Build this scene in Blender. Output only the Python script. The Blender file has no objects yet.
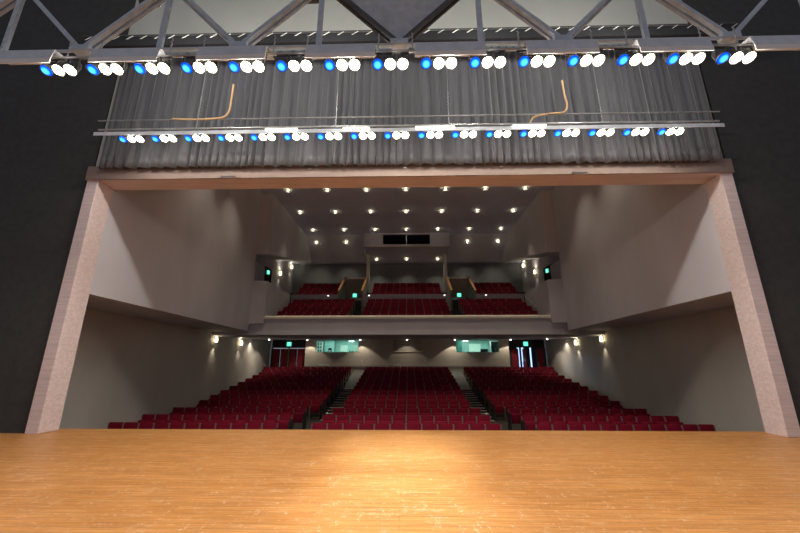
import bpy, bmesh, math, random
from mathutils import Vector, Matrix
random.seed(7)
PI = math.pi
R = math.radians
C = bpy.context.scene.collection
SC = bpy.context.scene

# ------------------------------------------------------------------ materials
def nt(name):
    m = bpy.data.materials.new(name); m.use_nodes = True
    t = m.node_tree
    return m, t, t.nodes['Principled BSDF']

def mat(name, col, rough=0.6, metal=0.0, var=0.12, scale=(6, 6, 6), bump=0.0, spec=0.4, sheen=0.0):
    m, t, b = nt(name)
    tc = t.nodes.new('ShaderNodeTexCoord'); mp = t.nodes.new('ShaderNodeMapping')
    mp.inputs['Scale'].default_value = scale
    nz = t.nodes.new('ShaderNodeTexNoise'); nz.inputs['Scale'].default_value = 1.0; nz.inputs['Detail'].default_value = 5
    rp = t.nodes.new('ShaderNodeValToRGB')
    rp.color_ramp.elements[0].position = .3; rp.color_ramp.elements[1].position = .7
    rp.color_ramp.elements[0].color = tuple(c * (1 - var) for c in col) + (1,)
    rp.color_ramp.elements[1].color = tuple(min(1, c * (1 + var)) for c in col) + (1,)
    t.links.new(tc.outputs['Object'], mp.inputs[0]); t.links.new(mp.outputs[0], nz.inputs['Vector'])
    t.links.new(nz.outputs['Fac'], rp.inputs[0]); t.links.new(rp.outputs[0], b.inputs['Base Color'])
    b.inputs['Roughness'].default_value = rough; b.inputs['Metallic'].default_value = metal
    b.inputs['Specular IOR Level'].default_value = spec
    if sheen: b.inputs['Sheen Weight'].default_value = sheen
    if bump:
        bp = t.nodes.new('ShaderNodeBump'); bp.inputs['Strength'].default_value = bump
        t.links.new(nz.outputs['Fac'], bp.inputs['Height']); t.links.new(bp.outputs[0], b.inputs['Normal'])
    return m

def emit(name, col, strength, rim=None, rimpos=.75):
    m = bpy.data.materials.new(name); m.use_nodes = True
    t = m.node_tree; t.nodes.clear()
    o = t.nodes.new('ShaderNodeOutputMaterial'); e = t.nodes.new('ShaderNodeEmission')
    e.inputs['Color'].default_value = tuple(col) + (1,); e.inputs['Strength'].default_value = strength
    if rim:   # a lamp glass that glows brightest at its middle (the lens's own object space)
        tc = t.nodes.new('ShaderNodeTexCoord')
        g = t.nodes.new('ShaderNodeVectorMath'); g.operation = 'LENGTH'
        mr = t.nodes.new('ShaderNodeMapRange'); mr.inputs['From Min'].default_value = .052; mr.inputs['From Max'].default_value = .088
        rp = t.nodes.new('ShaderNodeValToRGB'); rp.color_ramp.elements[0].color = tuple(col) + (1,)
        rp.color_ramp.elements[1].color = tuple(rim) + (1,); rp.color_ramp.elements[1].position = rimpos
        t.links.new(tc.outputs['Object'], g.inputs[0]); t.links.new(g.outputs['Value'], mr.inputs['Value'])
        t.links.new(mr.outputs[0], rp.inputs[0]); t.links.new(rp.outputs[0], e.inputs['Color'])
    t.links.new(e.outputs[0], o.inputs[0])
    return m

def wood_floor(name):
    m, t, b = nt(name)
    tc = t.nodes.new('ShaderNodeTexCoord')
    def noise(sc, detail=6, rough=.6):
        mp = t.nodes.new('ShaderNodeMapping'); mp.inputs['Scale'].default_value = sc
        n = t.nodes.new('ShaderNodeTexNoise'); n.inputs['Scale'].default_value = 1; n.inputs['Detail'].default_value = detail
        n.inputs['Roughness'].default_value = rough
        t.links.new(tc.outputs['Object'], mp.inputs[0]); t.links.new(mp.outputs[0], n.inputs['Vector'])
        return n
    # planks along x
    mp = t.nodes.new('ShaderNodeMapping'); mp.inputs['Scale'].default_value = (1, 1, 1)
    br = t.nodes.new('ShaderNodeTexBrick'); br.inputs['Scale'].default_value = 1.0
    br.inputs['Brick Width'].default_value = 2.4; br.inputs['Row Height'].default_value = .11
    br.inputs['Mortar Size'].default_value = .003; br.offset = .37
    br.inputs['Color1'].default_value = (.60, .275, .080, 1); br.inputs['Color2'].default_value = (.53, .228, .058, 1)
    br.inputs['Mortar'].default_value = (.33, .14, .035, 1); br.inputs['Bias'].default_value = 0
    t.links.new(tc.outputs['Object'], mp.inputs[0]); t.links.new(mp.outputs[0], br.inputs['Vector'])
    g = noise((1.2, 26, 1)); rp = t.nodes.new('ShaderNodeValToRGB')
    rp.color_ramp.elements[0].position = .35; rp.color_ramp.elements[0].color = (.72, .66, .6, 1)
    rp.color_ramp.elements[1].position = .7; rp.color_ramp.elements[1].color = (1.12, 1.12, 1.12, 1)
    mx = t.nodes.new('ShaderNodeMix'); mx.data_type = 'RGBA'; mx.blend_type = 'MULTIPLY'; mx.inputs[0].default_value = 1
    t.links.new(g.outputs['Fac'], rp.inputs[0])
    t.links.new(br.outputs['Color'], mx.inputs[6]); t.links.new(rp.outputs[0], mx.inputs[7])
    # worn pale scuffs
    s = noise((1.5, 5, 1), 10, .82); rs = t.nodes.new('ShaderNodeValToRGB')
    rs.color_ramp.elements[0].position = .55; rs.color_ramp.elements[0].color = (0, 0, 0, 1)
    rs.color_ramp.elements[1].position = .66; rs.color_ramp.elements[1].color = (.34, .34, .34, 1)
    t.links.new(s.outputs['Fac'], rs.inputs[0])
    m2 = t.nodes.new('ShaderNodeMix'); m2.data_type = 'RGBA'; m2.inputs[7].default_value = (.82, .60, .36, 1)
    t.links.new(rs.outputs[0], m2.inputs[0]); t.links.new(mx.outputs[2], m2.inputs[6])
    prev = m2.outputs[2]
    for sc, lo, hi, am in (((9, 3.2, 1), .62, .68, .34), ((4, 22, 1), .60, .66, .42), ((15, 10, 1), .63, .68, .45)):
        q = noise(sc, 3, .5); rq = t.nodes.new('ShaderNodeMapRange')
        rq.inputs['From Min'].default_value = lo; rq.inputs['From Max'].default_value = hi; rq.inputs['To Max'].default_value = am
        t.links.new(q.outputs['Fac'], rq.inputs['Value'])
        fine = noise((sc[0] * 6, sc[1] * 6, 1), 2, .5); mm = t.nodes.new('ShaderNodeMath'); mm.operation = 'MULTIPLY'
        rf = t.nodes.new('ShaderNodeMapRange'); rf.inputs['From Min'].default_value = .5; rf.inputs['From Max'].default_value = .58
        t.links.new(fine.outputs['Fac'], rf.inputs['Value'])
        t.links.new(rq.outputs[0], mm.inputs[0]); t.links.new(rf.outputs[0], mm.inputs[1])
        m3 = t.nodes.new('ShaderNodeMix'); m3.data_type = 'RGBA'; m3.inputs[7].default_value = (.90, .76, .56, 1)
        t.links.new(mm.outputs[0], m3.inputs[0]); t.links.new(prev, m3.inputs[6]); prev = m3.outputs[2]
    t.links.new(prev, b.inputs['Base Color'])
    r2 = noise((3, 14, 1), 8, .7); rr = t.nodes.new('ShaderNodeMapRange')
    rr.inputs['From Min'].default_value = .3; rr.inputs['From Max'].default_value = .7
    rr.inputs['To Min'].default_value = .30; rr.inputs['To Max'].default_value = .52
    t.links.new(r2.outputs['Fac'], rr.inputs['Value']); t.links.new(rr.outputs[0], b.inputs['Roughness'])
    bp = t.nodes.new('ShaderNodeBump'); bp.inputs['Strength'].default_value = .12; bp.inputs['Distance'].default_value = .01
    t.links.new(r2.outputs['Fac'], bp.inputs['Height']); t.links.new(bp.outputs[0], b.inputs['Normal'])
    b.inputs['Specular IOR Level'].default_value = .45
    return m

def glass_mat(name, col, rough=.02):
    m, t, b = nt(name)
    b.inputs['Base Color'].default_value = tuple(col) + (1,); b.inputs['Roughness'].default_value = rough
    b.inputs['Transmission Weight'].default_value = 1; b.inputs['IOR'].default_value = 1.06
    return m

M = dict(
    floor=wood_floor('stage_boards'),
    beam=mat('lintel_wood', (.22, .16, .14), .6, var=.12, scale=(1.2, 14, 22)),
    beam2=mat('lintel_wood_lit', (.68, .56, .56), .45, var=.12, scale=(1.2, 14, 22)),  # same wood made paler: stage light on the underside put into its colour
    wall=mat('house_wall_plaster', (.60, .59, .65), .75, var=.07, scale=(.7, .7, .25)),
    wall_low=mat('lower_wall_plaster', (.58, .54, .49), .75, var=.07, scale=(.7, .7, .4)),
    ceil=mat('house_ceiling_paint', (.68, .74, 1.0), .8, var=.06, scale=(.8, .8, .8)),
    soffit=mat('soffit_paint', (.56, .58, .70), .75, var=.06, scale=(.8, .8, .8)),
    back=mat('balcony_wall_paint', (.15, .165, .185), .85, var=.08, scale=(1, 1, 1)),
    booth=mat('booth_wall_panel', (.54, .49, .42), .6, var=.08, scale=(.6, 1, 3)),
    cap=mat('balcony_cap_oak', (.80, .72, .62), .45, var=.06, scale=(.8, 6, 6)),
    carpet=mat('dark_carpet', (.045, .035, .035), .95, var=.25, scale=(20, 20, 20)),
    ramp=mat('grey_aisle_carpet', (.17, .16, .145), .9, var=.1, scale=(10, 10, 10)),
    nose=mat('step_nosing', (.85, .74, .70), .6),
    red=mat('red_seat_fabric', (.175, .005, .020), .8, var=.22, scale=(9, 9, 9), spec=.12),
    red2=mat('red_seat_cushion', (.205, .007, .025), .75, var=.22, scale=(9, 9, 9), spec=.12),
    post=mat('seat_standard', (.21, .15, .14), .5),
    wood=mat('rail_wood', (.52, .25, .08), .4, var=.15, scale=(3, 12, 12)),
    steel=mat('grey_steel', (.50, .56, .62), .5, metal=.1),
    dsteel=mat('dark_steel', (.09, .09, .092), .55, metal=.3),
    galv=mat('galvanised_sheet', (.60, .64, .70), .45, metal=.1, var=.1),
    pipe=mat('batten_pipe', (.42, .42, .42), .4, metal=.6),
    black=mat('black_paint', (.016, .016, .018), .6),
    curtain=mat('charcoal_velour', (.066, .067, .080), .55, var=.18, scale=(14, 3, .5), spec=.55, sheen=.4),
    swall=mat('upper_stage_wall', (.50, .51, .47), .85, var=.07, scale=(.8, .8, .5)),
    sside=mat('stage_side_wall', (.045, .045, .045), .85),
    cord=mat('orange_cord', (.72, .46, .24), .5, var=.1),
    white=mat('white_enamel', (.78, .77, .74), .4, var=.03),
    chrome=mat('brushed_metal', (.6, .6, .6), .3, metal=.9),
    door=mat('red_padded_door', (.36, .02, .04), .6, var=.15),
    dframe=mat('dark_door_frame', (.03, .026, .026), .5),
    grey=mat('grey_panel', (.30, .275, .24), .55, var=.05),
    boothin=mat('booth_room_paint', (.46, .66, .61), .8, var=.05),
    boothdk=mat('booth_dark_panel', (.10, .18, .17), .6),
    paper=mat('paper_notice', (.85, .9, .8), .8, var=.03),
    scr=mat('dark_screen', (.012, .02, .02), .25, spec=.6),
    glass=glass_mat('booth_glass', (.95, 1, .985)),
    dglass=glass_mat('projection_glass', (.35, .38, .55)),
    navy=mat('projection_room_paint', (.010, .011, .020), .8),
    e_white=emit('lamp_white', (1, .90, .72), 26, rim=(1, .80, .50), rimpos=1),
    e_blue=emit('lamp_blue', (.06, .50, 1.0), 2.4, rim=(.0, .045, .60), rimpos=.6),
    e_strip=emit('glowing_strip', (1, .95, .86), 3.2),
    e_warm=emit('downlight_bulb', (1, .86, .58), 16),
    e_dot=emit('small_downlight', (1, .93, .80), 9),
    e_sconce=emit('sconce_bulb', (1, .84, .50), 7),
    e_exit=emit('exit_green', (.08, .80, .50), 1.5),
    e_exitw=emit('exit_pictogram', (.75, 1, .9), 1.6),
    e_step=emit('step_light', (1, .95, .9), 2.0),
    e_day=emit('lobby_daylight', (.42, .62, 1.0), 1.6),
    e_booth=emit('booth_tube', (.75, 1, .93), 6),
    e_mon=emit('monitor_glow', (.3, .5, .55), .6),
)

# ------------------------------------------------------------------ mesh builder
class MB:
    def __init__(s): s.bm = bmesh.new()
    def box(s, x0, x1, y0, y1, z0, z1, bevel=0, seg=1, mtx=None):
        r = bmesh.ops.create_cube(s.bm, size=1)
        vs = r['verts']
        for v in vs:
            v.co = Vector((x0 + (v.co.x + .5) * (x1 - x0), y0 + (v.co.y + .5) * (y1 - y0), z0 + (v.co.z + .5) * (z1 - z0)))
        if bevel:
            es = list({e for v in vs for e in v.link_edges})
            rr = bmesh.ops.bevel(s.bm, geom=es, offset=bevel, segments=seg, profile=.5, affect='EDGES')
            vs = list({v for f in rr['faces'] for v in f.verts})
        if mtx is not None:
            for v in vs: v.co = mtx @ v.co
        return s
    def rod(s, p, q, r, n=8, r2=None):
        p = Vector(p); q = Vector(q); d = q - p
        rot = d.to_track_quat('Z', 'Y').to_matrix().to_4x4()
        bmesh.ops.create_cone(s.bm, cap_ends=True, segments=n, radius1=r, radius2=r if r2 is None else r2, depth=d.length,
                              matrix=Matrix.Translation((p + q) / 2) @ rot)
        return s
    def bar(s, p, q, w, h):
        p = Vector(p); q = Vector(q); d = q - p
        rot = d.to_track_quat('Z', 'Y').to_matrix().to_4x4()
        bmesh.ops.create_cube(s.bm, size=1, matrix=Matrix.Translation((p + q) / 2) @ rot @ Matrix.Diagonal((w, h, d.length, 1)))
        return s
    def sphere(s, c, r, sc=(1, 1, 1), u=12, v=8):
        bmesh.ops.create_uvsphere(s.bm, u_segments=u, v_segments=v, radius=r, matrix=Matrix.Translation(c) @ Matrix.Diagonal(tuple(sc) + (1,)))
        return s
    def prism(s, pts, axis, a, b):
        """pts: polygon in the two other axes, extruded along axis from a to b"""
        def P(u, v, w):
            return {'x': (w, u, v), 'y': (u, w, v), 'z': (u, v, w)}[axis]
        lo = [s.bm.verts.new(P(u, v, a)) for u, v in pts]; hi = [s.bm.verts.new(P(u, v, b)) for u, v in pts]
        s.bm.faces.new(lo); s.bm.faces.new(hi[::-1])
        for i in range(len(pts)):
            j = (i + 1) % len(pts)
            s.bm.faces.new((lo[j], lo[i], hi[i], hi[j]))
        return s
    def lathe(s, prof, n=16, mtx=Matrix.Identity(4)):
        rings = []
        for r, z in prof:
            if r < 1e-6: rings.append([s.bm.verts.new(mtx @ Vector((0, 0, z)))])
            else: rings.append([s.bm.verts.new(mtx @ Vector((r * math.cos(2 * PI * k / n), r * math.sin(2 * PI * k / n), z))) for k in range(n)])
        for a, b in zip(rings, rings[1:]):
            for k in range(n):
                l = (k + 1) % n
                vs = [a[k % len(a)], a[l % len(a)], b[l % len(b)], b[k % len(b)]]
                u = []
                for v in vs:
                    if v not in u: u.append(v)
                if len(u) > 2: s.bm.faces.new(u)
        return s
    def tube(s, pts, r, n=8, cyc=False):
        for a, b in zip(pts, pts[1:]): s.rod(a, b, r, n)
        for p in pts[1:-1]: s.sphere(p, r, u=n, v=6)
        return s
    def mesh(s, name, m, smooth=False):
        bmesh.ops.recalc_face_normals(s.bm, faces=s.bm.faces)
        me = bpy.data.meshes.new(name); s.bm.to_mesh(me); s.bm.free()
        me.materials.append(m)
        if smooth:
            for p in me.polygons: p.use_smooth = True
        return me
    def build(s, name, m, parent=None, loc=(0, 0, 0), smooth=False, label=None):
        o = bpy.data.objects.new(name, s.mesh(name, m, smooth)); C.objects.link(o)
        o.location = loc
        if parent: o.parent = parent
        if label: o['label'] = label
        return o

def tag(o, label, cat, group=None):
    o['label'] = label; o['category'] = cat
    if group: o['group'] = group
    return o
def thing(name, label, cat, loc=(0, 0, 0), rot=(0, 0, 0), group=None):
    o = bpy.data.objects.new(name, None); C.objects.link(o); o.location = loc; o.rotation_euler = rot
    o.empty_display_size = .1
    return tag(o, label, cat, group)
def struct(name, mb, m, parent=None, **k):
    o = mb.build(name, m, parent, **k); o['kind'] = 'structure'; return o
def dup(root, loc, label=None, rot=None, group=None):
    r = root.copy(); C.objects.link(r); r.location = loc
    if rot is not None: r.rotation_euler = rot
    if label: r['label'] = label
    if group: r['group'] = group
    for ch in list(root.children):
        c = ch.copy(); C.objects.link(c); c.parent = r
        for g in list(ch.children):
            d = g.copy(); C.objects.link(d); d.parent = c
    return r
def spot(name, loc, direction, power, col, angle, blend=.6, radius=.05):
    l = bpy.data.lights.new(name, 'SPOT'); l.energy = power; l.color = col; l.spot_size = R(angle); l.spot_blend = blend
    l.shadow_soft_size = radius
    o = bpy.data.objects.new(name, l); C.objects.link(o); o.location = loc
    o.rotation_euler = Vector(direction).to_track_quat('-Z', 'Y').to_euler()
    return o
def area(name, loc, direction, power, col, sx, sy):
    l = bpy.data.lights.new(name, 'AREA'); l.shape = 'RECTANGLE'; l.size = sx; l.size_y = sy; l.energy = power; l.color = col
    o = bpy.data.objects.new(name, l); C.objects.link(o); o.location = loc
    o.rotation_euler = Vector(direction).to_track_quat('-Z', 'Y').to_euler()
    return o
ORD = ['', 'first', 'second', 'third', 'fourth', 'fifth', 'sixth', 'seventh', 'eighth', 'ninth', 'tenth', 'eleventh', 'twelfth', 'thirteenth', 'fourteenth', 'fifteenth']
SIDE = {-1: 'left', 1: 'right'}

# ------------------------------------------------------------------ levels
EDGE = 9.03                       # front edge of the stage
ROWS = [(13.09, -.46), (14.69, -.41), (16.55, -.37), (19.50, -.35)]      # (y of the backrest, z of its top)
for k in range(1, 10): ROWS.append((19.5 + k * 1.051, -.35 + k * .1722))
SEATH = .87
def wall_x(y): return 10.25 + (y - 9.0) * .055          # inner face of the lower side walls

# ------------------------------------------------------------------ the setting
# stage
struct('floor', MB().box(-13, 13, -6, EDGE, -.12, 0), M['floor'])
struct('trim_1', MB().box(-13, 13, EDGE - .3, EDGE - .02, -1.6, -.121), M['dframe'])
# stalls floor: one stepped slab
prof = [(EDGE - .1, -2.2)]
prof.append((EDGE - .1, ROWS[0][1] - SEATH))
for i, (y, z) in enumerate(ROWS):
    f = z - SEATH
    if i: prof += [(y - .52, prof[-1][1]), (y - .52, f)]
prof += [(31.2, ROWS[-1][1] - SEATH), (31.2, -2.2)]
struct('floor_stalls', MB().prism(prof, 'x', -12.2, 12.2), M['carpet'])
# aisles: half steps with nosing, then a grey ramp at the top
AX0, AX1 = 3.24, 4.28
for s in (-1, 1):
    a, b = sorted((s * AX0, s * AX1))
    st = MB(); ns = MB()
    for i in range(3, 10):
        y, z = ROWS[i]; f = z - SEATH
        yf = y - .52
        if i > 3:
            st.box(a, b, yf - .52, yf - .002, f - .1722 + .001, f - .086)
            ns.box(a + .02, b - .02, yf - .535, yf - .47, f - .089, f - .078)
        ns.box(a + .02, b - .02, yf - .02, yf + .05, f - .012, f + .008)
    o = struct('stairs_' + SIDE[s], st, M['carpet'])
    struct('trim_%d' % (3 if s < 0 else 4), ns, M['nose'])
    y9, z9 = ROWS[9]; y12, z12 = ROWS[12]
    struct('ramp_' + SIDE[s], MB().prism([(y9 - .5, z9 - SEATH + .01), (y12 - .5, z12 - SEATH + .25), (29.86, z12 - SEATH + .55), (29.86, z12 - SEATH - .1), (y9 - .5, z9 - SEATH - .1)], 'x', a + .01, b - .01), M['ramp'])

# lower side walls (a splayed plaster wall under the overhang)
for s in (-1, 1):
    y0, y1 = 8.8, 31.2
    struct('wall_%s_lower' % SIDE[s], MB().prism([(s * wall_x(y0), y0), (s * wall_x(y1), y1), (s * (wall_x(y1) + .4), y1), (s * (wall_x(y0) + .4), y0)], 'z', -2.2, 3.6), M['wall_low'])
    # upper side wall that overhangs it
    struct('wall_%s' % SIDE[s], MB().prism([(s * 8.0, 8.6), (s * 8.78, 20.0), (s * 12.2, 20.0), (s * 12.2, 8.6)], 'z', 3.2, 11.9), M['wall'])
    # hanging wall block beyond it, its underside rising to the back
    struct('wall_%s_upper' % SIDE[s], MB().prism([(20.002, 7.66), (29.98, 9.95), (29.98, 11.9), (20.002, 11.9)], 'x', *sorted((s * 8.12, s * 12.2))), M['wall'])
    # balcony side wall
    w = MB()
    w.box(*sorted((s * 9.8, s * 12.2)), 20.002, 24.0, 3.62, 7.9)
    w.box(*sorted((s * 9.8, s * 12.2)), 25.1, 30.0, 3.62, 9.9)
    w.box(*sorted((s * 9.8, s * 12.2)), 24.0, 25.1, 7.95, 8.9)
    struct('wall_%s_balcony' % SIDE[s], w, M['wall'])
    # parapet block closing the end of the balcony
    struct('wall_%s_parapet' % SIDE[s], MB().prism([(s * 8.78, 20.0), (s * 8.02, 20.12), (s * 8.02, 24.3), (s * 8.3, 24.3), (s * 8.3, 20.5), (s * 9.79, 20.5), (s * 9.79, 20.0)], 'z', 3.62, 6.07), M['wall'])
# proscenium seen from the stage
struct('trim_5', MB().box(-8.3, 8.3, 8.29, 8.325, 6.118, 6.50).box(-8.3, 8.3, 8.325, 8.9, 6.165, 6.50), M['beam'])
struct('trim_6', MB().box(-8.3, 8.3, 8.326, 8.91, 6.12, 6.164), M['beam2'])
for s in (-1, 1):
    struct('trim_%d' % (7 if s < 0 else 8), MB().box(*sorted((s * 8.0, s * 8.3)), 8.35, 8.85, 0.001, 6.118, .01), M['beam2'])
    struct('wall_stage_' + SIDE[s], MB().box(*sorted((s * 8.32, s * 13)), 8.45, 8.6, .001, 13), M['sside'])
struct('wall_stage_front', MB().box(-8.31, 8.31, 8.5, 8.75, 6.505, 14), M['swall'])
# house ceiling
struct('ceiling', MB().box(-9, 9, 8.8, 27.5, 11.5, 11.8), M['ceil'])
for s in (-1, 1):
    struct('ceiling_soffit_' + SIDE[s], MB().prism([(27.5, 11.5), (29.5, 9.8), (30.2, 9.8), (30.2, 11.8), (27.5, 11.8)], 'x', *sorted((s * 3.4, s * 9.5))), M['soffit'])
struct('ceiling_projection_room', MB().box(-3.39, 3.39, 27.2, 30.2, 11.51, 11.7), M['soffit'])
struct('wall_back', MB().box(-12.2, 12.2, 30.0, 30.3, 5.0, 9.82), M['back'])
# projection room box in the middle of the soffit, with a window
bx = MB()
bx.box(-3.4, 3.4, 27.0, 27.2, 11.36, 11.5)
bx.box(-3.4, 3.4, 27.0, 27.2, 10.36, 10.56)
bx.box(-3.4, -1.86, 27.0, 27.2, 10.56, 11.36); bx.box(1.86, 3.4, 27.0, 27.2, 10.56, 11.36)
bx.prism([(27.0, 10.36), (29.5, 9.8), (30.2, 9.8), (30.2, 9.95), (29.5, 9.95), (27.2, 10.45)], 'x', -3.4, 3.4)
bx.box(-3.4, -3.3, 27.2, 29.5, 9.9, 11.5); bx.box(3.3, 3.4, 27.2, 29.5, 9.9, 11.5)
struct('wall_projection_room', bx, M['soffit'])
struct('wall_projection_back', MB().box(-3.29, 3.29, 29.0, 29.1, 10.05, 11.49), M['navy'])
w = struct('window_3', MB().box(-1.86, 1.86, 27.08, 27.09, 10.56, 11.36), M['dglass'])
struct('mullion', MB().box(-.025, .025, 27.03, 27.079, 10.561, 11.359), M['chrome'], w)
lr = thing('ledge_rail', 'thin pale ledge under the dark projection window high at the back', 'ledge', (0, 27.0, 10.37))
MB().box(-2.8, 2.85, -.13, -.001, -.03, .0).build('shelf', M['cap'], lr)
for x in (-2.8, 2.85):
    MB().rod((x, -.1, 0), (x - math.copysign(.06, -x) * -1, -.06, .12), .02).build('bracket', M['cap'], lr)

# balcony slab: stepped top, soffit rising to the back
BROWS = [(21.5, 4.50), (22.4, 4.90), (23.3, 5.30), (24.2, 5.70), (26.6, 6.62), (27.5, 7.18), (28.4, 7.72)]
prof = [(20.5, 3.05), (20.5, BROWS[0][1] - SEATH)]
for i, (y, z) in enumerate(BROWS):
    f = z - SEATH
    if i: prof += [(y - .47, prof[-1][1]), (y - .47, f)]
prof += [(30.0, BROWS[-1][1] - SEATH), (30.0, 3.42)]
# the slab is built left, middle, right so the two stairwells stay open
VX0, VX1 = 3.2, 4.9
def cut(pf, y):   # profile truncated at y
    out = [p for p in pf if p[0] <= y]
    return out
bl = MB()
for a, b in ((-12.19, -VX1), (-VX0, VX0), (VX1, 12.19)): bl.prism(prof, 'x', a, b)
front = [p for p in prof if p[0] <= 24.75]
zb = 3.05 + (25.2 - 20.5) / 9.5 * .37
frp = front + [(25.2, front[-1][1]), (25.2, zb)]
for s in (-1, 1): bl.prism(frp, 'x', *sorted((s * VX0 + s * .0, s * VX1)))
struct('floor_balcony', bl, M['carpet'])
sf = MB()
sf.prism([(20.5, 3.049), (30.0, 3.419), (30.0, 3.33), (20.5, 2.96)], 'x', -11.15, 11.15)
struct('ceiling_balcony', sf, M['soffit'])
struct('wall_balcony_front', MB().prism([(20.22, 3.02), (20.499, 2.96), (20.499, 3.93), (20.34, 3.93)], 'x', -11.0, 11.0), M['wall'])
struct('trim_9', MB().prism([(20.19, 3.90), (20.19, 4.01), (20.33, 4.10), (20.56, 4.10), (20.56, 3.931), (20.33, 3.931), (20.21, 3.90)], 'x', -8.2, 8.2), M['cap'])
# low wall before the upper balcony rows
for k, (a, b) in enumerate(((-8.5, -VX1), (-VX0 + .0, VX0), (VX1, 8.5))):
    struct('wall_cross_aisle_%s' % ('left', 'middle', 'right')[k], MB().box(a, b, 25.96, 26.12, BROWS[4][1] - SEATH - .9, 6.36), M['wall'])

# balcony stairwells: guard walls with oak capping, back wall with an opening
for s in (-1, 1):
    yf, yb, zf, zb_ = 25.5, 28.0, 6.42, 7.98
    g = MB()
    for x in (VX0, VX1):
        a, b = sorted((s * (x - .06), s * (x + .06)))
        g.prism([(yf, 4.0), (yb, 4.0), (yb, zb_), (yf, zf)], 'x', a, b)
    a, b = sorted((s * VX0, s * VX1))
    g.box(a, b, yb, yb + .12, 6.5, zb_)
    struct('wall_stairwell_' + SIDE[s], g, M['grey'])
    struct('wall_stairwell_lobby_' + SIDE[s], MB().box(a + .06, b - .06, 29.4, 29.5, 4.0, 6.5), M['black'])
    struct('floor_stairwell_' + SIDE[s], MB().box(a + .06, b - .06, 25.21, 29.4, 3.8, 4.3), M['carpet'])
    o = struct('trim_%d' % (10 if s < 0 else 11), MB().box(a - .06, b + .06, yb - .03, yb + .16, zb_ + .001, zb_ + .11), M['cap'])
    for x, nm in ((VX0, 'inner'), (VX1, 'outer')):
        r = thing('handrail', 'sloping oak handrail on the %s side of the %s balcony stairwell' % (nm, SIDE[s]), 'handrail', (s * x, yf, zf), group='oak stairwell handrails')
        m = MB(); d = Vector((0, yb - yf, zb_ - zf))
        nrm = Vector((0, -d.z, d.y)).normalized()
        m.bar(nrm * .13 - d.normalized() * .1, d + nrm * .13 - d.normalized() * .04, .15, .09)
        m.build('rail', M['wood'], r)
        for t in (.08, .5, .92):
            MB().rod(d * t - nrm * .0, d * t + nrm * .10, .016).build('bracket', M['chrome'], r)
    struct('column_' + SIDE[s], MB().box(*sorted((s * 3.0, s * 3.26)), 28.15, 28.4, BROWS[6][1] - SEATH, 10.1, .02), M['white'])

# ------------------------------------------------------------------ back of the stalls: booth wall, windows, doors
BY = 29.9
zf = ROWS[-1][1] - SEATH
W = {-1: (-7.45, -3.95), 1: (3.95, 7.40)}; WZ = (2.33, 3.31)
bw = MB()
xs = [-8.3, W[-1][0], W[-1][1], W[1][0], W[1][1], 8.2]
bw.box(-8.3, 8.2, BY, BY + .15, zf, WZ[0]); bw.box(-8.3, 8.2, BY, BY + .15, WZ[1], 3.4)
for a, b in ((xs[0], xs[1]), (xs[2], xs[3]), (xs[4], xs[5])): bw.box(a, b, BY, BY + .15, WZ[0], WZ[1])
bw.box(-8.3, -8.15, BY + .15, 31.0, zf, 3.4); bw.box(8.05, 8.2, BY + .15, 31.0, zf, 3.4)
struct('wall_back_lower', bw, M['booth'])
struct('baseboard_back', MB().box(-8.32, 8.22, BY - .06, BY - .001, 1.16, 1.30, .01), M['grey'])
for s, n in ((-1, 1), (1, 2)):
    a, b = W[s]
    w = struct('window_%d' % n, MB().box(a + .03, b - .03, BY + .06, BY + .068, WZ[0] + .03, WZ[1] - .03), M['glass'])
    fr = MB()
    fr.box(a, b, BY + .02, BY + .11, WZ[0], WZ[0] + .03).box(a, b, BY + .02, BY + .11, WZ[1] - .03, WZ[1])
    fr.box(a, a + .03, BY + .02, BY + .11, WZ[0] + .03, WZ[1] - .03).box(b - .03, b, BY + .02, BY + .11, WZ[0] + .03, WZ[1] - .03)
    struct('window_frame', fr, M['grey'], w)
    # the room behind
    rm = MB()
    rm.box(a - .3, b + .3, 31.6, 31.7, 1.6, 3.6); rm.box(a - .4, a - .3, BY + .16, 31.7, 1.6, 3.6); rm.box(b + .3, b + .4, BY + .16, 31.7, 1.6, 3.6)
    rm.box(a - .3, b + .3, BY + .16, 31.7, 1.5, 1.6); rm.box(a - .3, b + .3, BY + .16, 31.7, 3.5, 3.6)
    struct('booth_room_' + SIDE[s], rm, M['boothin'])
    l = thing('tube_light', 'small bright tube lamp on the ceiling inside the %s control booth' % SIDE[s], 'lamp', ((a + b) / 2 + (.95 if s < 0 else -.75), 31.2, 3.28))
    MB().box(-.25, .25, -.05, .05, .04, .10).build('housing', M['white'], l)
    MB().rod((-.22, 0, 0), (.22, 0, 0), .025).build('tube', M['e_booth'], l)
    area('booth_ceiling_lamp', ((a + b) / 2, 30.45, 3.45), (0, -.1, -1), 30, (.62, 1, .90), 2.6, .6)
# things in the left booth
ax = W[-1][0]
p = thing('equipment_rack', 'white equipment panel with six dark dials at left end of the left booth window', 'rack', (ax - .20, BY + 1.0, 2.28))
MB().box(0, .56, 0, .25, .0, .98, .01).build('cabinet', M['white'], p)
for i in range(2):
    for j in range(3):
        MB().box(.11 + i * .21, .23 + i * .21, -.02, .0, .12 + j * .28, .30 + j * .28, .01).build('dial', M['boothdk'], p)
MB().box(.58, .63, 0, .3, 0, 1.0).build('mullion_post', M['boothdk'], p)
p = thing('partition', 'dull teal partition beside the equipment panel inside the left booth', 'partition', (ax + .48, 31.2, 1.6))
MB().box(-.05, .80, 0, .05, 0, 1.85).build('board', mat('teal_board', (.34, .52, .49), .7), p)
MB().box(.80, .85, -.03, .06, 0, 1.85).build('edge_post', M['boothdk'], p)
p = thing('monitor', 'small dark monitor on the desk inside the left control booth', 'monitor', (ax + 1.02, 30.6, 2.28))
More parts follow.
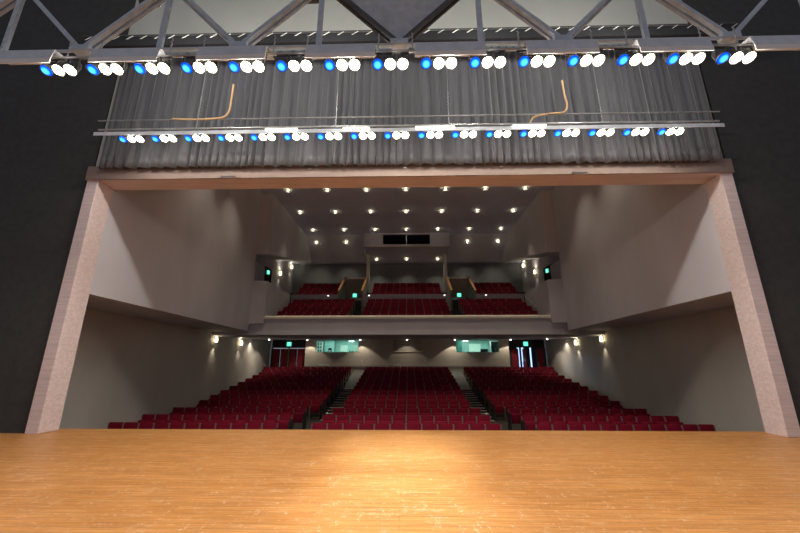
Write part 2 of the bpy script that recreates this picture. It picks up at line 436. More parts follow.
MB().box(-.14, .14, -.02, .02, .08, .42, .01).build('casing', M['scr'], p); MB().box(-.09, .06, -.026, -.021, .12, .24).build('screen', M['white'], p)
MB().box(-.06, .06, -.06, .06, 0, .02).rod((0, 0, .02), (0, 0, .1), .015).build('stand', M['scr'], p)
for x, w_, lb in ((2.03, .66, 'larger pale notice board on the far wall of the left booth'), (3.05, .46, 'pale notice board at right end of the left booth window')):
    p = thing('notice_board', lb, 'notice board', (ax + x, 31.55, 2.42))
    MB().box(-w_ / 2, w_ / 2, 0, .03, 0, .56).build('frame', M['white'], p); MB().box(-w_ / 2 + .03, w_ / 2 - .03, -.006, -.001, .03, .53).build('sheet', M['paper'], p)
p = thing('cupboard', 'low white cupboard between the two boards in the left booth', 'cupboard', (ax + 2.55, 31.35, 1.6))
MB().box(-.2, .2, 0, .2, 0, 1.02, .01).build('body', M['boothin'], p); MB().box(-.05, .08, -.02, .0, .78, .92).build('vent', M['boothdk'], p)
# desks
for s in (-1, 1):
    a, b = W[s]
    p = thing('mixing_desk', 'teal control desk below the window in the %s booth' % SIDE[s], 'desk', ((a + b) / 2, 30.6, 1.6))
    MB().box(-1.7, 1.7, -.3, .3, .62, .68).build('desk_top', M['boothin'], p)
    for x in (-1.6, 1.6): MB().box(x - .03, x + .03, -.28, .28, 0, .62).build('leg', M['boothin'], p)
# right booth
ax = W[1][0]
p = thing('hanging_blind', 'dull green hanging blind at left end of the right booth window', 'blind', (ax + .10, BY + 1.05, 2.29))
m = MB()
for k in range(7): m.rod((.04 + k * .075, (k % 2) * .03, 0), (.04 + k * .075, (k % 2) * .03, 1.1), .045, 8)
m.build('slats', mat('green_blind', (.14, .32, .28), .7), p)
p = thing('white_board', 'bright whiteboard on the far wall inside the right booth', 'whiteboard', (ax + 1.8, 31.5, 2.4))
MB().box(-.52, .52, 0, .05, 0, .68, .01).build('frame', M['white'], p); MB().box(-.48, .48, -.006, -.001, .04, .64).build('surface', M['paper'], p)
p = thing('monitor', 'black monitor on the desk inside the right control booth', 'monitor', (ax + 2.38, 30.55, 2.28))
MB().box(-.3, .3, -.02, .02, .04, .34, .01).build('casing', M['scr'], p); MB().box(-.27, .27, -.026, -.021, .07, .31).build('screen', M['scr'], p)
MB().box(-.1, .1, -.06, .06, 0, .015).rod((0, .02, .01), (0, .02, .06), .02).build('stand', M['scr'], p)
p = thing('open_sash', 'dark framed window sash standing open at right end of the right booth', 'window sash', (ax + 2.93, BY + .85, 2.29))
MB().box(.08, .72, .0, .01, .05, .92).build('pane', M['scr'], p)
m = MB().box(0, .08, -.03, .04, 0, .97).box(.72, .8, -.03, .04, 0, .97).box(.08, .72, -.03, .04, 0, .05).box(.08, .72, -.03, .04, .92, .97)
m.build('frame', M['white'], p)
# centre panel
p = thing('shutter_panel', 'grey shuttered hatch with a pale sill between the two booth windows', 'hatch', (0, BY, 2.40))
MB().box(-1.15, 1.15, -.04, -.001, 0.04, 1.0, .008).build('shutter', M['grey'], p)
m = MB().box(-1.2, -1.15, -.06, -.001, 0, 1.0).box(1.15, 1.2, -.06, -.001, 0, 1.0); m.build('frame', M['booth'], p)
MB().box(-1.22, 1.22, -.10, -.001, -.03, .035, .008).build('sill', M['cap'], p)
m = MB()
for k in range(8): m.box(-.75 + k * .2, -.65 + k * .2, -.047, -.041, .42, .48)
m.build('lettering', M['booth'], p)
for x, z, lb in ((-3.65, 1.66, 'small white socket plate on booth wall below left booth window'), (1.42, 1.62, 'small white socket plate on booth wall right of the shuttered hatch'), (7.95, 1.62, 'small white socket plate on booth wall at its right end')):
    p = thing('socket_plate', lb, 'socket', (x, BY, z), group='socket plates on the booth wall')
    MB().box(-.06, .06, -.02, -.001, -.09, .09, .006).build('plate', M['white'], p); MB().box(-.02, .02, -.026, -.021, -.03, .03).build('outlet', M['grey'], p)
# low white rails behind the last row
for x0, x1, lb in ((-7.3, -6.2, 'low white tubular rail behind last row of the left block'), (-1.55, -.55, 'low white tubular rail behind last row of the centre block')):
    p = thing('low_rail', lb, 'rail', (0, 29.45, zf), group='low white rails behind the stalls')
    MB().tube([(x0, 0, 1.03), (x1, 0, 1.03)], .025).build('rail', M['white'], p)
    for x in (x0, (x0 + x1) / 2, x1): MB().rod((x, 0, 0), (x, 0, 1.03), .02).build('leg', M['white'], p)

# door bays either side
DY = 30.6
for s in (-1, 1):
    x0, x1 = 8.45, 11.3
    struct('wall_door_bay_' + SIDE[s], MB().box(*sorted((s * x0, s * x1)), DY, DY + .15, 2.72, 3.45), M['dframe'])
    ps = MB()
    edges = [8.45, 9.86, 11.28]
    for x in edges: ps.box(*sorted((s * (x - .05), s * (x + .05))), DY - .03, DY + .12, zf, 2.719)
    struct('trim_%d' % (12 if s < 0 else 13), ps, M['dframe'])
    struct('ceiling_bay_' + SIDE[s], MB().box(*sorted((s * 8.2, s * 11.4)), BY, 31.2, 3.46, 3.6), M['soffit'])

def door_leaf(n, x, w, open_deg, hinge, label):
    """one padded leaf hung on the jamb at x; hinge=+1 leaf runs to +x"""
    d = bpy.data.objects.new('door_%d' % n, None); C.objects.link(d); d.location = (x, DY + .03, zf); d['kind'] = 'structure'
    d.rotation_euler = (0, 0, R(open_deg)); d['label'] = label
    a, b = sorted((hinge * .01, hinge * (w - .01)))
    struct('door_panel', MB().box(a, b, -.025, .025, .01, 2.32, .006), M['dframe'], d)
    struct('door_padding', MB().box(a + .07, b - .07, -.05, -.024, .05, 2.28, .012), M['door'], d)
    hx = hinge * (w - .09)
    m = MB().rod((hx, -.09, .85), (hx, -.09, 1.25), .014).rod((hx, -.09, .88), (hx, -.04, .88), .01).rod((hx, -.09, 1.22), (hx, -.04, 1.22), .01)
    o = m.build('door_handle', M['chrome'], d); o['kind'] = 'structure'
lw = .65
n = 1
for s in (-1, 1):
    for jx, (xa, xb) in enumerate(((8.5, 9.81), (9.91, 11.23))):
        for k, (x, h) in enumerate(((xa, 1), (xb, -1))):
            X = s * x; H = s * h
            op = 0
            if s > 0 and (jx, k) in ((0, 1), (1, 0)): op = 78 if H > 0 else -78
            door_leaf(n, X, .65, op, H, 'red padded door leaf %s' % ('standing open' if op else 'closed'))
            n += 1
p = thing('post', 'pale steel post between the two red double doors on the left', 'post', (-9.86, DY - .06, zf))
MB().box(-.05, .05, -.03, .02, 0, 2.3, .01).build('upright', M['grey'], p); MB().box(-.09, .09, -.06, .02, 0, .02).build('foot', M['grey'], p)
# lobby beyond the right doors: dark room with tall daylight windows
struct('wall_lobby', MB().box(7.9, 12.2, 33.0, 33.1, -.5, 3.4), M['navy'])
struct('floor_lobby', MB().box(7.9, 12.2, 31.21, 33.0, zf - .2, zf), M['carpet'])
for k, (x, w_) in enumerate(((9.80, .20), (10.18, .20), (10.88, .13))):
    wn = struct('window_%d' % (4 + k), MB().box(x - w_ / 2, x + w_ / 2, 32.95, 32.98, zf + .05, 2.9), M['e_day'])
    struct('window_frame', MB().box(x - w_ / 2 - .03, x - w_ / 2, 32.93, 32.99, zf + .05, 2.9).box(x + w_ / 2, x + w_ / 2 + .03, 32.93, 32.99, zf + .05, 2.9), M['dframe'], wn)
spot('lobby_daylight', (8.9, 32.7, 1.9), (11.1 - 8.9, 24.6 - 32.7, 1.0 - 1.9), 260, (.45, .65, 1), 17, .5, .15)

# dark doors with green sign on the balcony side walls
for s in (-1, 1):
    d = struct('door_%d' % (9 if s < 0 else 10), MB().box(*sorted((s * 9.95, s * 10.0)), 24.02, 25.08, 5.3, 7.93), M['dframe'])
    struct('door_frame', MB().box(*sorted((s * 9.77, s * 9.94)), 23.95, 24.02, 5.3, 7.98).box(*sorted((s * 9.77, s * 9.94)), 25.08, 25.15, 5.3, 7.98).box(*sorted((s * 9.77, s * 9.94)), 24.02, 25.08, 7.93, 8.0), M['black'], d)
    # metal rail up the parapet
    r = thing('handrail', 'thin pale handrail climbing the inside of the %s balcony end wall' % SIDE[s], 'handrail', (s * 7.93, 22.0, 4.75), group='balcony end handrails')
    MB().tube([(0, 0, 0), (0, 2.1, 1.15)], .028).build('rail', M['chrome'], r)
    for t in (.1, .5, .9): MB().rod((0, 2.1 * t, 1.15 * t - .005), (s * .085, 2.1 * t, 1.15 * t - .05), .012).build('bracket', M['chrome'], r)

# ------------------------------------------------------------------ exit signs
def exit_sign(loc, w, h, label, rz=0):
    t = thing('exit_sign', label, 'exit sign', loc, (0, 0, rz))
    MB().box(-w / 2 - .03, w / 2 + .03, 0, .09, -h / 2 - .03, h / 2 + .03, .01).build('housing', M['white'], t)
    MB().box(-w / 2, w / 2, -.008, -.001, -h / 2, h / 2).build('face', M['e_exit'], t)
    m = MB()
    u = h
    m.sphere((-.06 * u, -.011, .30 * u), .085 * u, (1, .1, 1))
    m.bar((-.06 * u, -.011, .22 * u), (.02 * u, -.011, -.08 * u), .12 * u, .004)
    m.bar((.02 * u, -.011, -.06 * u), (.20 * u, -.011, -.18 * u), .09 * u, .004).bar((.20 * u, -.011, -.16 * u), (.18 * u, -.011, -.36 * u), .08 * u, .004)
    m.bar((.0, -.011, -.08 * u), (-.14 * u, -.011, -.22 * u), .09 * u, .004).bar((-.13 * u, -.011, -.21 * u), (-.30 * u, -.011, -.20 * u), .07 * u, .004)
    m.bar((-.07 * u, -.011, .17 * u), (-.25 * u, -.011, .04 * u), .06 * u, .004).bar((-.05 * u, -.011, .17 * u), (.15 * u, -.011, .06 * u), .06 * u, .004)
    m.build('running_figure', M['e_exitw'], t)
    return t
exit_sign((-9.85, DY - .12, 3.02), .36, .32, 'green running-figure exit sign above the red doors on the left')
exit_sign((9.75, DY - .12, 3.02), .36, .32, 'green running-figure exit sign above the open doors on the right')
for s in (-1, 1):
    exit_sign((s * 4.1, 27.89, 6.64), .30, .28, 'green exit sign inside the %s balcony stairwell' % SIDE[s])
    exit_sign((s * 9.66, 24.2, 7.62), .22, .26, 'green exit sign by dark doorway high on the %s side wall' % SIDE[s], rz=s * R(-60))

# ------------------------------------------------------------------ theatre seats
def seat_parts():
    tilt = Matrix.Translation((0, .03, .40)) @ Matrix.Rotation(R(-9), 4, 'X') @ Matrix.Translation((0, -.03, -.40))
    out = []
    out.append(('backrest', MB().box(-.238, .238, -.03, .045, .36, .873, .022, 2, tilt), M['red']))
    out.append(('cushion', MB().box(-.222, .222, -.21, -.09, .30, .69, .03, 2), M['red2']))
    for x in (-1, 1):
        m = MB().box(*sorted((x * .241, x * .2645)), -.30, .10, .0, .60, .006)
        m.box(*sorted((x * .2415, x * .264)), .03, .115, .58, .845)
        out.append(('side_frame', m, M['post']))
    return out
proto_mesh = [(n_, m.mesh(n_, mm, n_ in ('backrest', 'cushion')), mm) for n_, m, mm in seat_parts()]
def seat(x, y, z, label):
    t = thing('theatre_seat', label, 'seat', (x, y, z), group='red folding theatre seats in the stalls')
    for n_, me, mm in proto_mesh:
        o = bpy.data.objects.new(n_, me); C.objects.link(o); o.parent = t
    return t
PITCH = .53
ROWN = ['front row', 'second row', 'third row', 'fourth row', 'fifth row', 'sixth row', 'seventh row', 'eighth row', 'ninth row', 'tenth row']
far = []       # seats that go into the one mass object
first = None
for i, (y, zt) in enumerate(ROWS):
    f = zt - SEATH; y0 = y - .10
    spots = []
    for s in (-1, 1):
        for k in range(6): spots.append((s * (k + .5) * PITCH, 'red folding theatre seat, %s, centre block, %s seat %s of the centre line' % (ROWN[min(i, 9)], ORD[k + 1], SIDE[s])))
        nmax = int((wall_x(y) - .12 - 4.33) / PITCH)
        for k in range(nmax): spots.append((s * (4.33 + (k + .5) * PITCH), 'red folding theatre seat, %s, %s block, %s seat from the aisle' % (ROWN[min(i, 9)], SIDE[s], ORD[k + 1])))
    for x, lb in spots:
        if i < 9:
            if first is None: first = seat(x, y0, f, lb)
            else: dup(first, (x, y0, f), lb)
        else: far.append((x, y0, f))
for i, (y, zt) in enumerate(BROWS):
    f = zt - SEATH; y0 = y - .10
    if i < 4:
        for s in (-1, 1):
            far += [(s * (k + .5) * PITCH, y0, f) for k in range(5)]
            xin = 3.5 if y < 25 else 5.2
            far += [(s * (xin + (k + .5) * PITCH), y0, f) for k in range(8)]
    else:
        for s in (-1, 1):
            far += [(s * (k + .5) * PITCH, y0, f) for k in range(5)]
            far += [(s * (5.2 + (k + .5) * PITCH), y0, f) for k in range(6)]
# one mass object with the same shapes
V, F, MI = [], [], []
mats = [M['red'], M['red2'], M['post']]
for (x, y, z) in far:
    for n_, me, mm in proto_mesh:
        b0 = len(V); mi = mats.index(mm)
        V += [(v.co.x + x, v.co.y + y, v.co.z + z) for v in me.vertices]
        for p in me.polygons: F.append([b0 + q for q in p.vertices]); MI.append(mi)
me = bpy.data.meshes.new('theatre_seating'); me.from_pydata(V, [], F)
for mm in mats: me.materials.append(mm)
me.polygons.foreach_set('material_index', MI)
o = bpy.data.objects.new('theatre_seating', me); C.objects.link(o)
o['kind'] = 'stuff'
tag(o, 'distant rows of red theatre seats at the back of the stalls and up in the balcony', 'seating')
# block end panels along the aisles (front three rows)
for i, (y, zt) in enumerate(ROWS[:9]):
    f = zt - SEATH
    for s in (-1, 1):
        p = tag(MB().box(-.015, .015, -.42, .06, 0, .74, .012).build('end_panel', M['black'], loc=(s * 4.30, y - .1, f)),
                'black end panel closing the %s of the %s side block at the aisle' % (ROWN[i], SIDE[s]), 'panel', 'end panels of the side blocks')
# little aisle lights
for s in (-1, 1):
    for (x, y, z, lb) in ((3.05 if s > 0 else 3.12, 14.05, ROWS[1][1] - SEATH, 'small pale aisle post beside the second row, %s aisle'), ):
        p = thing('aisle_post', lb % SIDE[s], 'post', (s * 3.28, 15.9, ROWS[1][1] - SEATH))
        MB().rod((0, 0, 0), (0, 0, .72), .02).build('pole', M['chrome'], p); MB().sphere((0, 0, .76), .045).build('cap', M['white'], p)
    for x, lb in ((2.85, 'inner'), (5.75, 'outer')):
        p = thing('step_light', 'small white guide light on the low balcony wall, %s one on the %s' % (lb, SIDE[s]), 'guide light', (s * x if x > 3 else s * 2.75, 25.95, 6.26), group='guide lights on the balcony wall')
        MB().box(-.08, .08, -.04, -.001, -.06, .06, .01).build('casing', M['white'], p); MB().box(-.05, .05, -.046, -.041, -.035, .035).build('lens', M['e_step'], p)

# ------------------------------------------------------------------ house lights
WARM = (1, .86, .64)
def downlight_proto(r=.15):
    t = thing('ceiling_light', '', 'ceiling light')
    m = MB().lathe([(.13, -.10), (.19, -.085), (.19, -.115), (.13, -.125), (.13, -.10)], 20)
    for q in range(3): m.rod((.17 * math.cos(q * 2.094), .17 * math.sin(q * 2.094), -.095), (.17 * math.cos(q * 2.094), .17 * math.sin(q * 2.094), 0), .008, 6)
    m.build('trim_ring', M['white'], t)
    MB().lathe([(0, -.001), (.2, -.001), (.2, -.008), (0, -.008)], 20).build('ceiling_plate', M['white'], t)
    MB().sphere((0, 0, -.045), .055, u=12, v=8).build('bulb', M['e_warm'], t, smooth=True)
    return t
dl = None
POS = {-3: 'leftmost', -2: 'second from left', -1: 'third from left', 0: 'middle', 1: 'third from right', 2: 'second from right', 3: 'rightmost'}
CLP = 250
for row, (y, nm) in enumerate(((19.4, 'row nearest the stage'), (22.65, 'middle row'), (26.05, 'row nearest the balcony'))):
    for k in range(-3, 4):
        lb = 'round downlight in the hall ceiling, %s, %s' % (nm, POS[k])
        x = k * (2.34 if row == 0 else 2.41)
        if dl is None:
            dl = downlight_proto(); dl.location = (x, y, 11.499); dl['label'] = lb; dl['group'] = 'downlights of the hall ceiling'
        else: dup(dl, (x, y, 11.499), lb)
        spot('hall_downlight', (x, y, 11.36), (0, 0, -1), CLP, WARM, 48, 1, .06)
# further hall downlights nearer the stage (above the front seats)
for y in (13.2, 16.2):
    for k in range(-3, 4):
        x = k * 2.34
        dup(dl, (x, y, 11.499), 'round downlight in the hall ceiling over the front stalls', group='downlights above the front stalls hidden by the lintel')
        spot('hall_downlight', (x, y, 11.36), (0, 0, -1), CLP * .8, WARM, 75, .8, .06)
sl = R(-40.4)
for x, lb in ((-7.42, 'outer left'), (-4.95, 'inner left'), (4.95, 'inner right'), (7.42, 'outer right')):
    dup(dl, (x, 27.94, 11.12), 'round downlight in the sloping soffit beside the projection room, %s' % lb, rot=(sl, 0, 0), group='downlights in the sloping soffit')
    spot('soffit_downlight', (x, 27.84, 11.02), (0, .62, -1), CLP * .6, WARM, 56, 1, .06)
for x, lb in ((-2.52, 'left one'), (0, 'middle one'), (2.58, 'right one')):
    dup(dl, (x, 28.9, 9.93), 'round downlight under the projection room, %s of the three' % lb, rot=(R(-12.6), 0, 0), group='downlights under the projection room')
    spot('soffit_downlight', (x, 28.86, 9.8), (0, 0, -1), CLP * .5, WARM, 100, .9, .06)
# small downlights under the balcony
bd = None
def under_z(y): return 2.96 + (y - 20.5) / 9.5 * .37
for x, y, lb, pw in ((-10.2, 26.9, 'far left before the red doors', 50), (-7.9, 28.9, 'at left end of the booth wall', 44), (-3.7, 28.9, 'right of the left booth window', 44), (0.0, 28.9, 'above the shuttered hatch', 22),
                 (3.75, 28.9, 'left of the right booth window', 44), (8.1, 28.9, 'at right end of the booth wall', 44), (10.2, 26.9, 'far right before the open doors', 50)):
    z = under_z(y) - .001
    lab = 'small white downlight under the balcony, ' + lb
    if bd is None:
        bd = thing('ceiling_light', lab, 'ceiling light', (x, y, z), group='small downlights under the balcony')
        MB().lathe([(0, 0), (.08, 0), (.10, -.004), (.10, -.02), (.07, -.008)], 16).build('trim_ring', M['white'], bd, smooth=True)
        MB().sphere((0, 0, -.03), .055, u=12, v=8).build('bulb', M['e_dot'], bd, smooth=True)
    else: dup(bd, (x, y, z), lab)
    spot('balcony_downlight', (x, y + .35, z - .1), (0, .12, -1), pw, (1, .88, .7), 110, .25, .03)
    spot('balcony_downlight', (x, y - .05, z - .1), (0, -.55, -1), 55, (1, .88, .7), 150, 1, .03)
# wall-washing downlights near the side walls under the balcony
for s in (-1, 1):
    p = thing('ceiling_light', 'recessed downlight ring under the balcony close to the %s side wall' % SIDE[s], 'ceiling light', (s * (wall_x(26) - .33), 26.0, under_z(26) - .001))
    MB().lathe([(.05, 0), (.08, 0), (.08, -.012), (.05, -.006), (.05, 0)], 16).build('trim_ring', M['white'], p)
    MB().lathe([(0, -.001), (.049, -.001), (.049, -.004), (0, -.004)], 16).build('lens', M['e_dot'], p)
    spot('balcony_downlight', (s * (wall_x(26) - .33), 26.0, under_z(26) - .1), (s * .15, 0, -1), 34, (1, .88, .7), 95, .2, .03)

# wall sconces
sp = None
def sconce(loc, rz, label, power=42):
    global sp
    if sp is None:
        sp = thing('wall_sconce', label, 'wall light', loc, (0, 0, rz), group='glowing wall sconces')
        MB().box(-.05, .05, .0, .03, -.18, .18, .008).build('back_plate', M['chrome'], sp)
        MB().lathe([(.02, -.20), (.055, -.15), (.062, -.09), (.056, -.09), (.02, -.18)], 14, Matrix.Translation((0, .13, 0))).rod((0, .02, -.12), (0, .09, -.12), .012).build('shade', M['white'], sp, smooth=True)
        MB().sphere((0, .13, .03), .075, (1, 1, 2.7)).build('bulb', M['e_sconce'], sp, smooth=True)
    else: dup(sp, loc, label, rot=(0, 0, rz))
    dx = -math.sin(rz) * .14; dy = math.cos(rz) * .14
    spot('sconce_up', (loc[0] + dx, loc[1] + dy, loc[2] + .25), (0, 0, 1), power, WARM, 130, .8, .04)
    spot('sconce_down', (loc[0] + dx, loc[1] + dy, loc[2] - .22), (0, 0, -1), power * .5, WARM, 80, .8, .04)
for s in (-1, 1):
    # the prototype faces +y, so turn it to face the middle of the hall
    rz = R(-90) if s < 0 else R(90)
    for y, lb in ((20.5, 'nearer'), (24.1, 'farther')):
        sconce((s * (wall_x(y) - .005), y, 2.72), rz, '%s glowing sconce on the lower %s side wall' % (lb, SIDE[s]))
    for y, z, lb in ((26.6, 8.08, 'nearer'), (29.1, 9.25, 'farther')):
        sconce((s * 9.795, y, z), rz, '%s glowing sconce high on the %s wall of the balcony' % (lb, SIDE[s]), 18)

# ------------------------------------------------------------------ stage lighting bars and lamps
def lamp_proto(kind):
    """round lamp hung under a bar; lens faces down and upstage"""
    t = thing('stage_spotlight', '', 'stage light')
    tilt = Matrix.Rotation(R(-24), 4, 'X')         # -z turns towards -y
    ax = tilt
    MB().lathe([(0, .20), (.055, .20), (.075, .15), (.088, .02), (.092, -.03), (.098, -.05), (.094, -.05), (.086, -.02)], 20, ax).build('can', M['dsteel'], t, smooth=True)
    l = MB().lathe([(0, -.05), (.035, -.045), (.065, -.028), (.084, -.006), (.086, 0)], 24).build('lens', M['e_blue'] if kind == 'blue' else M['e_white'], t, smooth=True)
    l.rotation_euler = (R(-24), 0, 0); l.location = (ax @ Vector((0, 0, -.035)))
    m = MB()
    for x in (-.098, .098): m.box(x - .006, x + .006, -.015, .015, .0, .2)
    m.box(-.104, .104, -.015, .015, .195, .209)
    m.build('yoke', M['dsteel'], t)
    return t
protos = {}
BARS = [(5.0, 6.41, 'nearer lighting bar', 7, -.39, 'stage lights on the nearer bar', 58), (7.63, 6.87, 'farther lighting bar', 8, -.37, 'stage lights on the farther bar', 17)]
PER = .818
LAMPC = (1, .93, .82)
dirv = Vector((0, -math.sin(R(24)), -math.cos(R(24))))
for y, z, barname, nk, off, grp, pw in BARS:
    for k in range(-nk, nk + 1):
        xb = k * PER + off
        pl = bpy.data.lights.new('lens_spill', 'POINT'); pl.energy = 8; pl.color = LAMPC; pl.shadow_soft_size = .03
        po = bpy.data.objects.new('lens_spill', pl); C.objects.link(po); po.location = Vector((xb + .318, y, z)) + dirv * .11
        side = 'left' if k < 0 else 'right'
        who = 'the blue lamp nearest the centre' if k == 0 else 'the %s blue lamp %s of it' % (ORD[abs(k)], side)
        for j, (kind, dx) in enumerate((('blue', 0), ('white', .212), ('white', .424))):
            x = xb + dx
            if kind == 'blue':
                lb = 'blue stage lamp on the %s, %s' % (barname, 'the blue one nearest the centre' if k == 0 else '%s blue lamp %s of the centre one' % (ORD[abs(k)], side))
            else:
                lb = '%s white stage lamp right of the %s blue one, %s' % (ORD[j], 'centre' if k == 0 else ORD[abs(k)] + ' ' + side, barname)
            if kind not in protos:
                protos[kind] = lamp_proto(kind); o = protos[kind]; o.location = (x, y, z); o['label'] = lb; o['group'] = grp
            else: dup(protos[kind], (x, y, z), lb, group=grp)
            p_ = Vector((x, y, z)) + dirv * .09
            if kind == 'white': spot('stage_lamp_or_fill', p_, dirv, pw * (1 + 1.3 * math.exp(-(x / 1.1) ** 2)), LAMPC, 174, .35, .07)
            else: spot('stage_lamp_or_fill', p_, dirv, pw * .14, (.1, .35, 1), 140, .9, .07)
# extra narrow spots added at the centre lamps to imitate sheen on mid-stage boards
COOL = (.80, .92, 1)
for (bx, bi, ty_) in ((-.02, 0, 4.4), (.19, 0, 6.0), (.05, 1, 7.4)):
    src = Vector((bx, BARS[bi][0], BARS[bi][1])) + dirv * .1
    spot('stage_lamp_or_fill', src, Vector((-.03, ty_, 0)) - src, 1700, COOL, 29, 1, .07)
# the bars themselves
bar = thing('lighting_bar', 'nearer lighting bar with sheet metal trough, hung on chains under the truss', 'lighting bar', (0, 5.0, 6.41))
MB().rod((-7.2, 0, .24), (7.2, 0, .24), .028, 10).build('pipe', M['pipe'], bar)
for k in range(-3, 5):
    x = k * 1.82 - 1.0
    m = MB().prism([(-.205, .031), (-.195, .031), (-.165, .23), (.16, .27), (.16, .28), (-.175, .24)], 'x', x - .58, x + .58)
    m.build('trough', M['galv'], bar)
    MB().box(x - .58, x + .58, -.208, -.192, -.06, .03).build('lip', M['white'], bar)
    for xx in (x - .62, x + .62):
        m = MB()
        for q in range(8): m.rod((xx + (.008 if q % 2 else -.008), 0, .26 + q * .047), (xx + (-.008 if q % 2 else .008), 0, .303 + q * .047), .012, 6)
        m.build('chain', M['pipe'], bar)
bar = thing('lighting_bar', 'farther lighting bar with bright strips, hung before the charcoal border curtain', 'lighting bar', (0, 7.63, 6.88))
MB().rod((-7.6, 0, .237), (7.6, 0, .237), .026, 10).build('pipe', M['pipe'], bar)
MB().box(-7.5, 7.5, -.208, -.192, -.06, .03).build('trough', M['galv'], bar)
for x0, x1 in ((-3.28, -2.52), (-1.42, -.8), (.30, 1.22), (2.58, 3.36)):  # glowing rods drawn for the bright strips along the housing
    MB().rod((x0, -.245, .0), (x1, -.245, .0), .030, 10).build('glowing_strip', M['e_strip'], bar)
for x in (-1.68, 1.14, -5.2, 4.9):
    m = MB()
    for q in range(20): m.rod((x + (.01 if q % 2 else -.01), .1, .30 + q * .05), (x + (-.01 if q % 2 else .01), .1, .345 + q * .05), .011, 6)
    m.rod((x, .1, 1.3), (x, .1, 2.4), .006)
    m.build('chain', M['pipe'], bar)

# curtain pipe, border curtain
cy = 8.19
pp = tag(MB().rod((-7.9, 7.86, 7.56), (7.9, 7.86, 7.56), .018, 8).build('curtain_pipe', M['pipe']), 'thin horizontal pipe crossing in front of the charcoal border curtain', 'pipe')
bm = bmesh.new()
NX, NZ = 560, 14
xs_ = [-7.95 + 15.9 * i / NX for i in range(NX + 1)]
ph = [0]
for i in range(NX): ph.append(ph[-1] + (15.9 / NX) * 2 * PI / (.27 + .10 * math.sin(xs_[i] * 1.7) + .05 * math.sin(xs_[i] * 5.1)))
grid = []
for j in range(NZ + 1):
    tz = j / NZ
    row = []
    for i, x in enumerate(xs_):
        amp = .045 + .012 * (1 - tz) + .012 * math.sin(x * 3.1)
        yy = cy + amp * math.sin(ph[i]) + .018 * math.sin(ph[i] * 2.3 + 1) * (1 - .5 * tz)
        row.append(bm.verts.new((x + .02 * math.sin(ph[i] + 1.5) * (1 - tz), yy, 6.38 + (10.0 - 6.38) * tz)))
    grid.append(row)
for j in range(NZ):
    for i in range(NX): bm.faces.new((grid[j][i], grid[j][i + 1], grid[j + 1][i + 1], grid[j + 1][i]))
me = bpy.data.meshes.new('border_curtain'); bm.to_mesh(me); bm.free(); me.materials.append(M['curtain'])
for p in me.polygons: p.use_smooth = True
bc = bpy.data.objects.new('border_curtain', me); C.objects.link(bc)
md = bc.modifiers.new('thick', 'SOLIDIFY'); md.thickness = .006
tag(bc, 'pleated charcoal border curtain hanging across the stage above the wooden lintel', 'curtain')
# orange cables
def smooth(pts, n=6):
    out = []
    P = [Vector(p) for p in pts]
    for i in range(len(P) - 1):
        a = P[max(i - 1, 0)]; b = P[i]; c = P[i + 1]; d = P[min(i + 2, len(P) - 1)]
        for k in range(n):
            t = k / n
            out.append(.5 * ((2 * b) + (-a + c) * t + (2 * a - 5 * b + 4 * c - d) * t * t + (-a + 3 * b - 3 * c + d) * t ** 3))
    out.append(P[-1]); return out
cl = [(-4.44, 7.78, 8.55), (-4.44, 7.78, 8.1), (-4.46, 7.78, 7.72), (-4.60, 7.79, 7.56), (-4.85, 7.8, 7.53), (-5.3, 7.8, 7.51), (-5.9, 7.8, 7.54)]
tag(MB().tube(smooth(cl), .024, 8).build('cord', M['cord']), 'orange cable looping down onto the curtain pipe on the left', 'cord')
cr = [(4.08, 7.78, 8.5), (4.09, 7.78, 8.1), (4.12, 7.78, 7.75), (4.02, 7.79, 7.56), (3.7, 7.8, 7.53), (3.35, 7.8, 7.47), (3.22, 7.8, 7.38), (3.14, 7.8, 7.2)]
tag(MB().tube(smooth(cr), .024, 8).build('cord', M['cord']), 'orange cable wavering along the curtain pipe on the right', 'cord')
# small hooks on the lintel
for x, lb in ((-2.42, 'left'), (.04, 'middle'), (2.5, 'right')):
    p = thing('lintel_fitting', 'tiny pale fitting on the wooden lintel, the %s one of three' % lb, 'fitting', (x, 8.29, 6.36), group='tiny fittings on the lintel')
    MB().box(-.03, .03, -.015, -.001, -.02, .02).build('plate', M['pipe'], p); MB().rod((-.05, -.03, -.03), (.05, -.03, -.03), .008).build('hook', M['white'], p)
for s in (-1, 1):
    p = thing('lintel_lever', 'short dark lever fixed low on the wooden lintel at the %s' % SIDE[s], 'fitting', (s * 4.5, 8.29, 6.16))
    MB().box(-.16, .16, -.02, -.001, -.012, .012).build('arm', M['dsteel'], p); MB().box(-.22, -.16, -.03, -.001, -.02, .02).build('pivot', M['dsteel'], p)

# ------------------------------------------------------------------ steel truss over the stage
ty, tz = 5.25, 7.06
tr = thing('roof_truss', 'grey steel W-shaped roof truss spanning the stage above the lamps', 'truss', (0, ty, tz))
MB().box(-10, 10, -.02, .02, -.02, .02).build('bottom_chord', M['steel'], tr)
MB().box(-10, 10, -.06, .06, 1.50, 1.62).build('top_chord', M['steel'], tr)
BAY = 2.94
for k in range(-3, 4):
    xn = k * BAY - .03
    for s in (-1, 1):
        xt = xn + s * BAY / 2
        m = MB()
        m.bar((xn + s * .08, 0, .10), (xt - s * .05, 0, 1.5), .075, .07)
        m.bar((xn + s * .08 + .0, .09, .06), (xt - s * .05, .09, 1.46), .05, .05)
        m.build('diagonal', M['steel'] if k else M['dsteel'], tr)
    MB().box(xn - .16, xn + .16, -.05, .1, -.015, .11, .01).build('gusset', M['steel'], tr)
    if k < 3: MB().box(xn + BAY / 2 - .045, xn + BAY / 2 + .045, -.03, .03, .02, 1.5).build('vertical', M['steel'], tr)
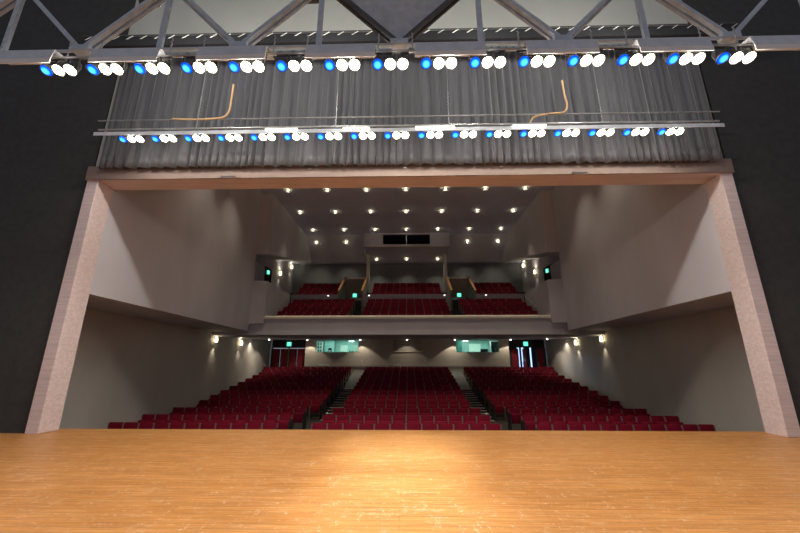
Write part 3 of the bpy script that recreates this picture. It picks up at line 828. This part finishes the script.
MB().prism([(-.03, .12), (-1.40, 1.48), (1.34, 1.48)], 'y', .11, .13).build('added_dark_sheet', mat('added_dark_sheet', (.52, .53, .56), .8), tr, label='dark triangular sheet added between the middle diagonals')  # sheet added behind the middle diagonals to darken the triangle between them
# beam with lattice in front of the upper wall
lt = thing('lattice_beam', 'dark beam topped by a pale zigzag lattice behind the roof truss', 'beam', (0, 7.2, 9.2))
MB().box(-8.2, 8.2, -.06, .06, 0, .20).build('beam_web', M['black'], lt)
MB().box(-8.2, 8.2, -.015, .015, .37, .39).build('top_bar', M['dsteel'], lt)
m = MB()
for k in range(46): m.bar((-8.2 + k * .36, 0, .20), (-8.2 + k * .36 + .24, 0, .37), .014, .014)
m.build('lacing', M['white'], lt)
MB().box(-8.2, 8.2, .02, .06, .20, .37).build('mesh_guard', M['black'], lt)

# work lights washing the upper stage wall
for x in (-5, -1.8, 1.9, 5.0):
    p = thing('work_spotlight', 'work light out of view above the truss lighting the upper wall', 'work light', (x, 5.42, 8.47), (R(24), 0, 0), group='work lights above the truss')
    MB().box(-.18, .18, -.08, .06, -.12, .12, .02).build('casing', M['dsteel'], p)
    MB().box(-.16, .16, .062, .066, -.1, .1).build('lens', M['e_dot'], p)
    area('work_light_beam', (x, 5.53, 8.52), (0, 1, .36), 60, (1, .96, .86), .35, .25)

# ------------------------------------------------------------------ world, camera, view
w = bpy.data.worlds.new('World'); SC.world = w; w.use_nodes = True
bgn = w.node_tree.nodes['Background']; bgn.inputs[0].default_value = (.82, .86, 1, 1); bgn.inputs[1].default_value = .20

cam = bpy.data.cameras.new('Camera'); cam.lens = 16.2; cam.sensor_width = 36; cam.sensor_fit = 'HORIZONTAL'; cam.clip_end = 200
co = bpy.data.objects.new('Camera', cam); C.objects.link(co)
co.location = (.10, 0, 1.5); co.rotation_euler = (R(105), 0, R(1.3))
SC.camera = co
SC.view_settings.view_transform = 'Standard'; SC.view_settings.look = 'None'
SC.view_settings.exposure = .22; SC.view_settings.gamma = 1
